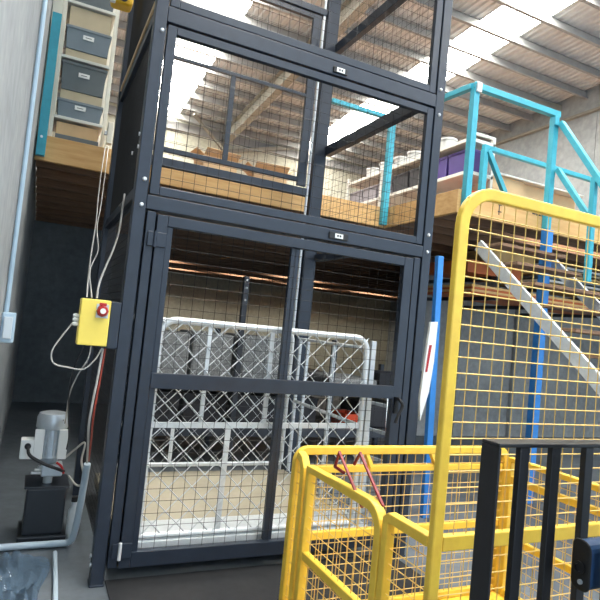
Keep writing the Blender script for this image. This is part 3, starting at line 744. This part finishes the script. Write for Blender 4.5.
nf = MB().tube([(XL, y0, .1), (XL, y0, .90), (XL, y0 - .02, .915), (XL, y1, .915)], .02, square=True, flat=(1, 0, 0)).build('near_panel', Ym, t, .005)
MB().box(XL - .016, XL + .016, y1, y0 - .02, .1, .14).build('rail', Ym, nf, .004)
grid(MB(), (XL, y1, .12), (0, y0 - y1, 0), (0, 0, .79), 4, 14, .0024).build('wire_mesh', Yw, nf)
# right side
rs = MB().tube([(XR, YFAR - .06, .1), (XR, YFAR - .06, .92), (XR, YP + .07, .92)], .02, square=True, flat=(1, 0, 0)).build('right_side_frame', Ym, t, .005)
for z in (.80, .445, .12): MB().box(XR - .016, XR + .016, YP + .07, YFAR - .07, z - .02, z + .02).build('rail', Ym, rs, .004)
grid(MB(), (XR, YP + .07, .12), (0, 1.0, 0), (0, 0, .79), 17, 14, .0024).build('wire_mesh', Yw, rs)
MB().box(XL - .02, XR + .02, YP + .01, YFAR + .02, .06, .098).build('floor_plate', Ym, t, .004)
for x in (1.15, 1.65): MB().box(x, x + .2, YP + .01, YFAR, .0, .008).box(x, x + .012, YP + .01, YFAR, .008, .059).box(x + .188, x + .2, YP + .01, YFAR, .008, .059).build('fork_pocket', Ym, t, .004)
lt = MB().tube([(XL - .01, -1.185, .99), (XL - .01, -1.215, 1.062), (XL - .01, -1.44, .89)], .0075, 8)
lt.tube([(XL + .02, -1.30, 1.03), (XL + .02, -1.341, 1.088), (XL + .02, -1.545, .925)], .0075, 8).tube([(XL - .01, -1.185, .99), (XL - .01, -1.27, .985)], .0075, 8)
lt.build('latch_bar', M['maroon'], t, smooth=True)

# ------------------------------------------------------------------ FORKLIFT
YG = -2.25
t = thing('forklift', 'black forklift load guard and mast in front of the yellow cage', 'forklift', (1.3, -2.3, 0))
F = M['forkblack']
MB().box(.757, 1.95, YG, YG + .07, 1.322, 1.334).build('top_bar', F, t, .003)
MB().box(.757, .766, YG, YG + .07, .35, 1.3215).build('side_bar', F, t, .002)
MB().box(1.941, 1.95, YG, YG + .07, .35, 1.3215).build('side_bar', F, t, .002)
for x in (.842, .971, 1.116, 1.25, 1.39, 1.53, 1.66, 1.78):
    MB().box(x, x + .036, YG + .002, YG + .022, .35, 1.3215).build('guard_bar', F, t, .002)
MB().box(.757, 1.95, YG - .10, YG + .07, .25, .349).build('carriage', F, t, .004)
for x in (1.2, 1.70):
    MB().box(x, x + .11, YG + .071, YG + .11, .012, .5).box(x, x + .11, YG + .11, YG + 1.15, .012, .05).build('fork', F, t, .004)
for x in (1.064, 1.56):
    MB().box(x, x + .09, YG - .27, YG - .11, .05, 1.55).build('mast_upright', F, t, .005)
MB().box(1.155, 1.559, YG - .22, YG - .14, 1.45, 1.54).build('mast_beam', F, t, .005)
y0, y1, z0, z1 = -2.336, -2.274, .925, 1.07
poly = arc((y1 - .02, z1 - .02), .02, 0, PI / 2, 4) + arc((y0 + .03, z1 - .03), .03, PI / 2, PI, 4) + arc((y0 + .02, z0 + .02), .02, PI, 1.5 * PI, 4) + arc((y1 - .025, z0 + .025), .025, 1.5 * PI, 2 * PI, 4)
hs = MB().prism(poly, 'x', 1.05, 1.058).build('hose_guide', M['black'], t, .004)
MB().prism([(y + (.004 if y < -2.31 else -.004), z * .96 + .04) for y, z in poly], 'x', 1.0585, 1.144).build('guide_body', M['bluehouse'], hs, .004)
MB().lathe([(.018, 0), (.019, -.006), (.011, -.007), (.010, -.002)], (1.0498, -2.302, .99), 18, 'x').build('roller', M['forkblack'], hs, smooth=True)
MB().lathe([(.007, 0), (.007, -.006)], (1.0498, -2.310, .952), 12, 'x').build('bolt', M['alu'], hs, smooth=True)

# ------------------------------------------------------------------ light, camera, view
w = bpy.data.worlds.new('World'); sc.world = w; w.use_nodes = True
bg = w.node_tree.nodes['Background']
bg.inputs['Color'].default_value = (.64, .82, 1.0, 1); bg.inputs['Strength'].default_value = 2.1

f, yaw, pitch, roll = 561.48, .4368, .0506, .0987
fw = Vector((math.sin(yaw) * math.cos(pitch), math.cos(yaw) * math.cos(pitch), math.sin(pitch)))
r0 = Vector((math.cos(yaw), -math.sin(yaw), 0)); u0 = r0.cross(fw)
r = math.cos(roll) * r0 + math.sin(roll) * u0; u = -math.sin(roll) * r0 + math.cos(roll) * u0
cam = bpy.data.cameras.new('Camera'); co = bpy.data.objects.new('Camera', cam); col.objects.link(co)
cam.sensor_width = 36; cam.lens = f / 600 * 36; cam.clip_start = .02; cam.clip_end = 200
mw = Matrix((( r.x, u.x, -fw.x, -.4571), (r.y, u.y, -fw.y, -3.4379), (r.z, u.z, -fw.z, 1.6), (0, 0, 0, 1)))
co.matrix_world = mw
sc.camera = co
vs = sc.view_settings
vs.view_transform = 'Standard'; vs.look = 'None'; vs.gamma = 1; vs.use_curve_mapping = False; vs.exposure = 0.0
try:
    sc.cycles.use_denoising = True; sc.cycles.max_bounces = 8; sc.cycles.diffuse_bounces = 4
    sc.cycles.sample_clamp_indirect = 4
except Exception: pass
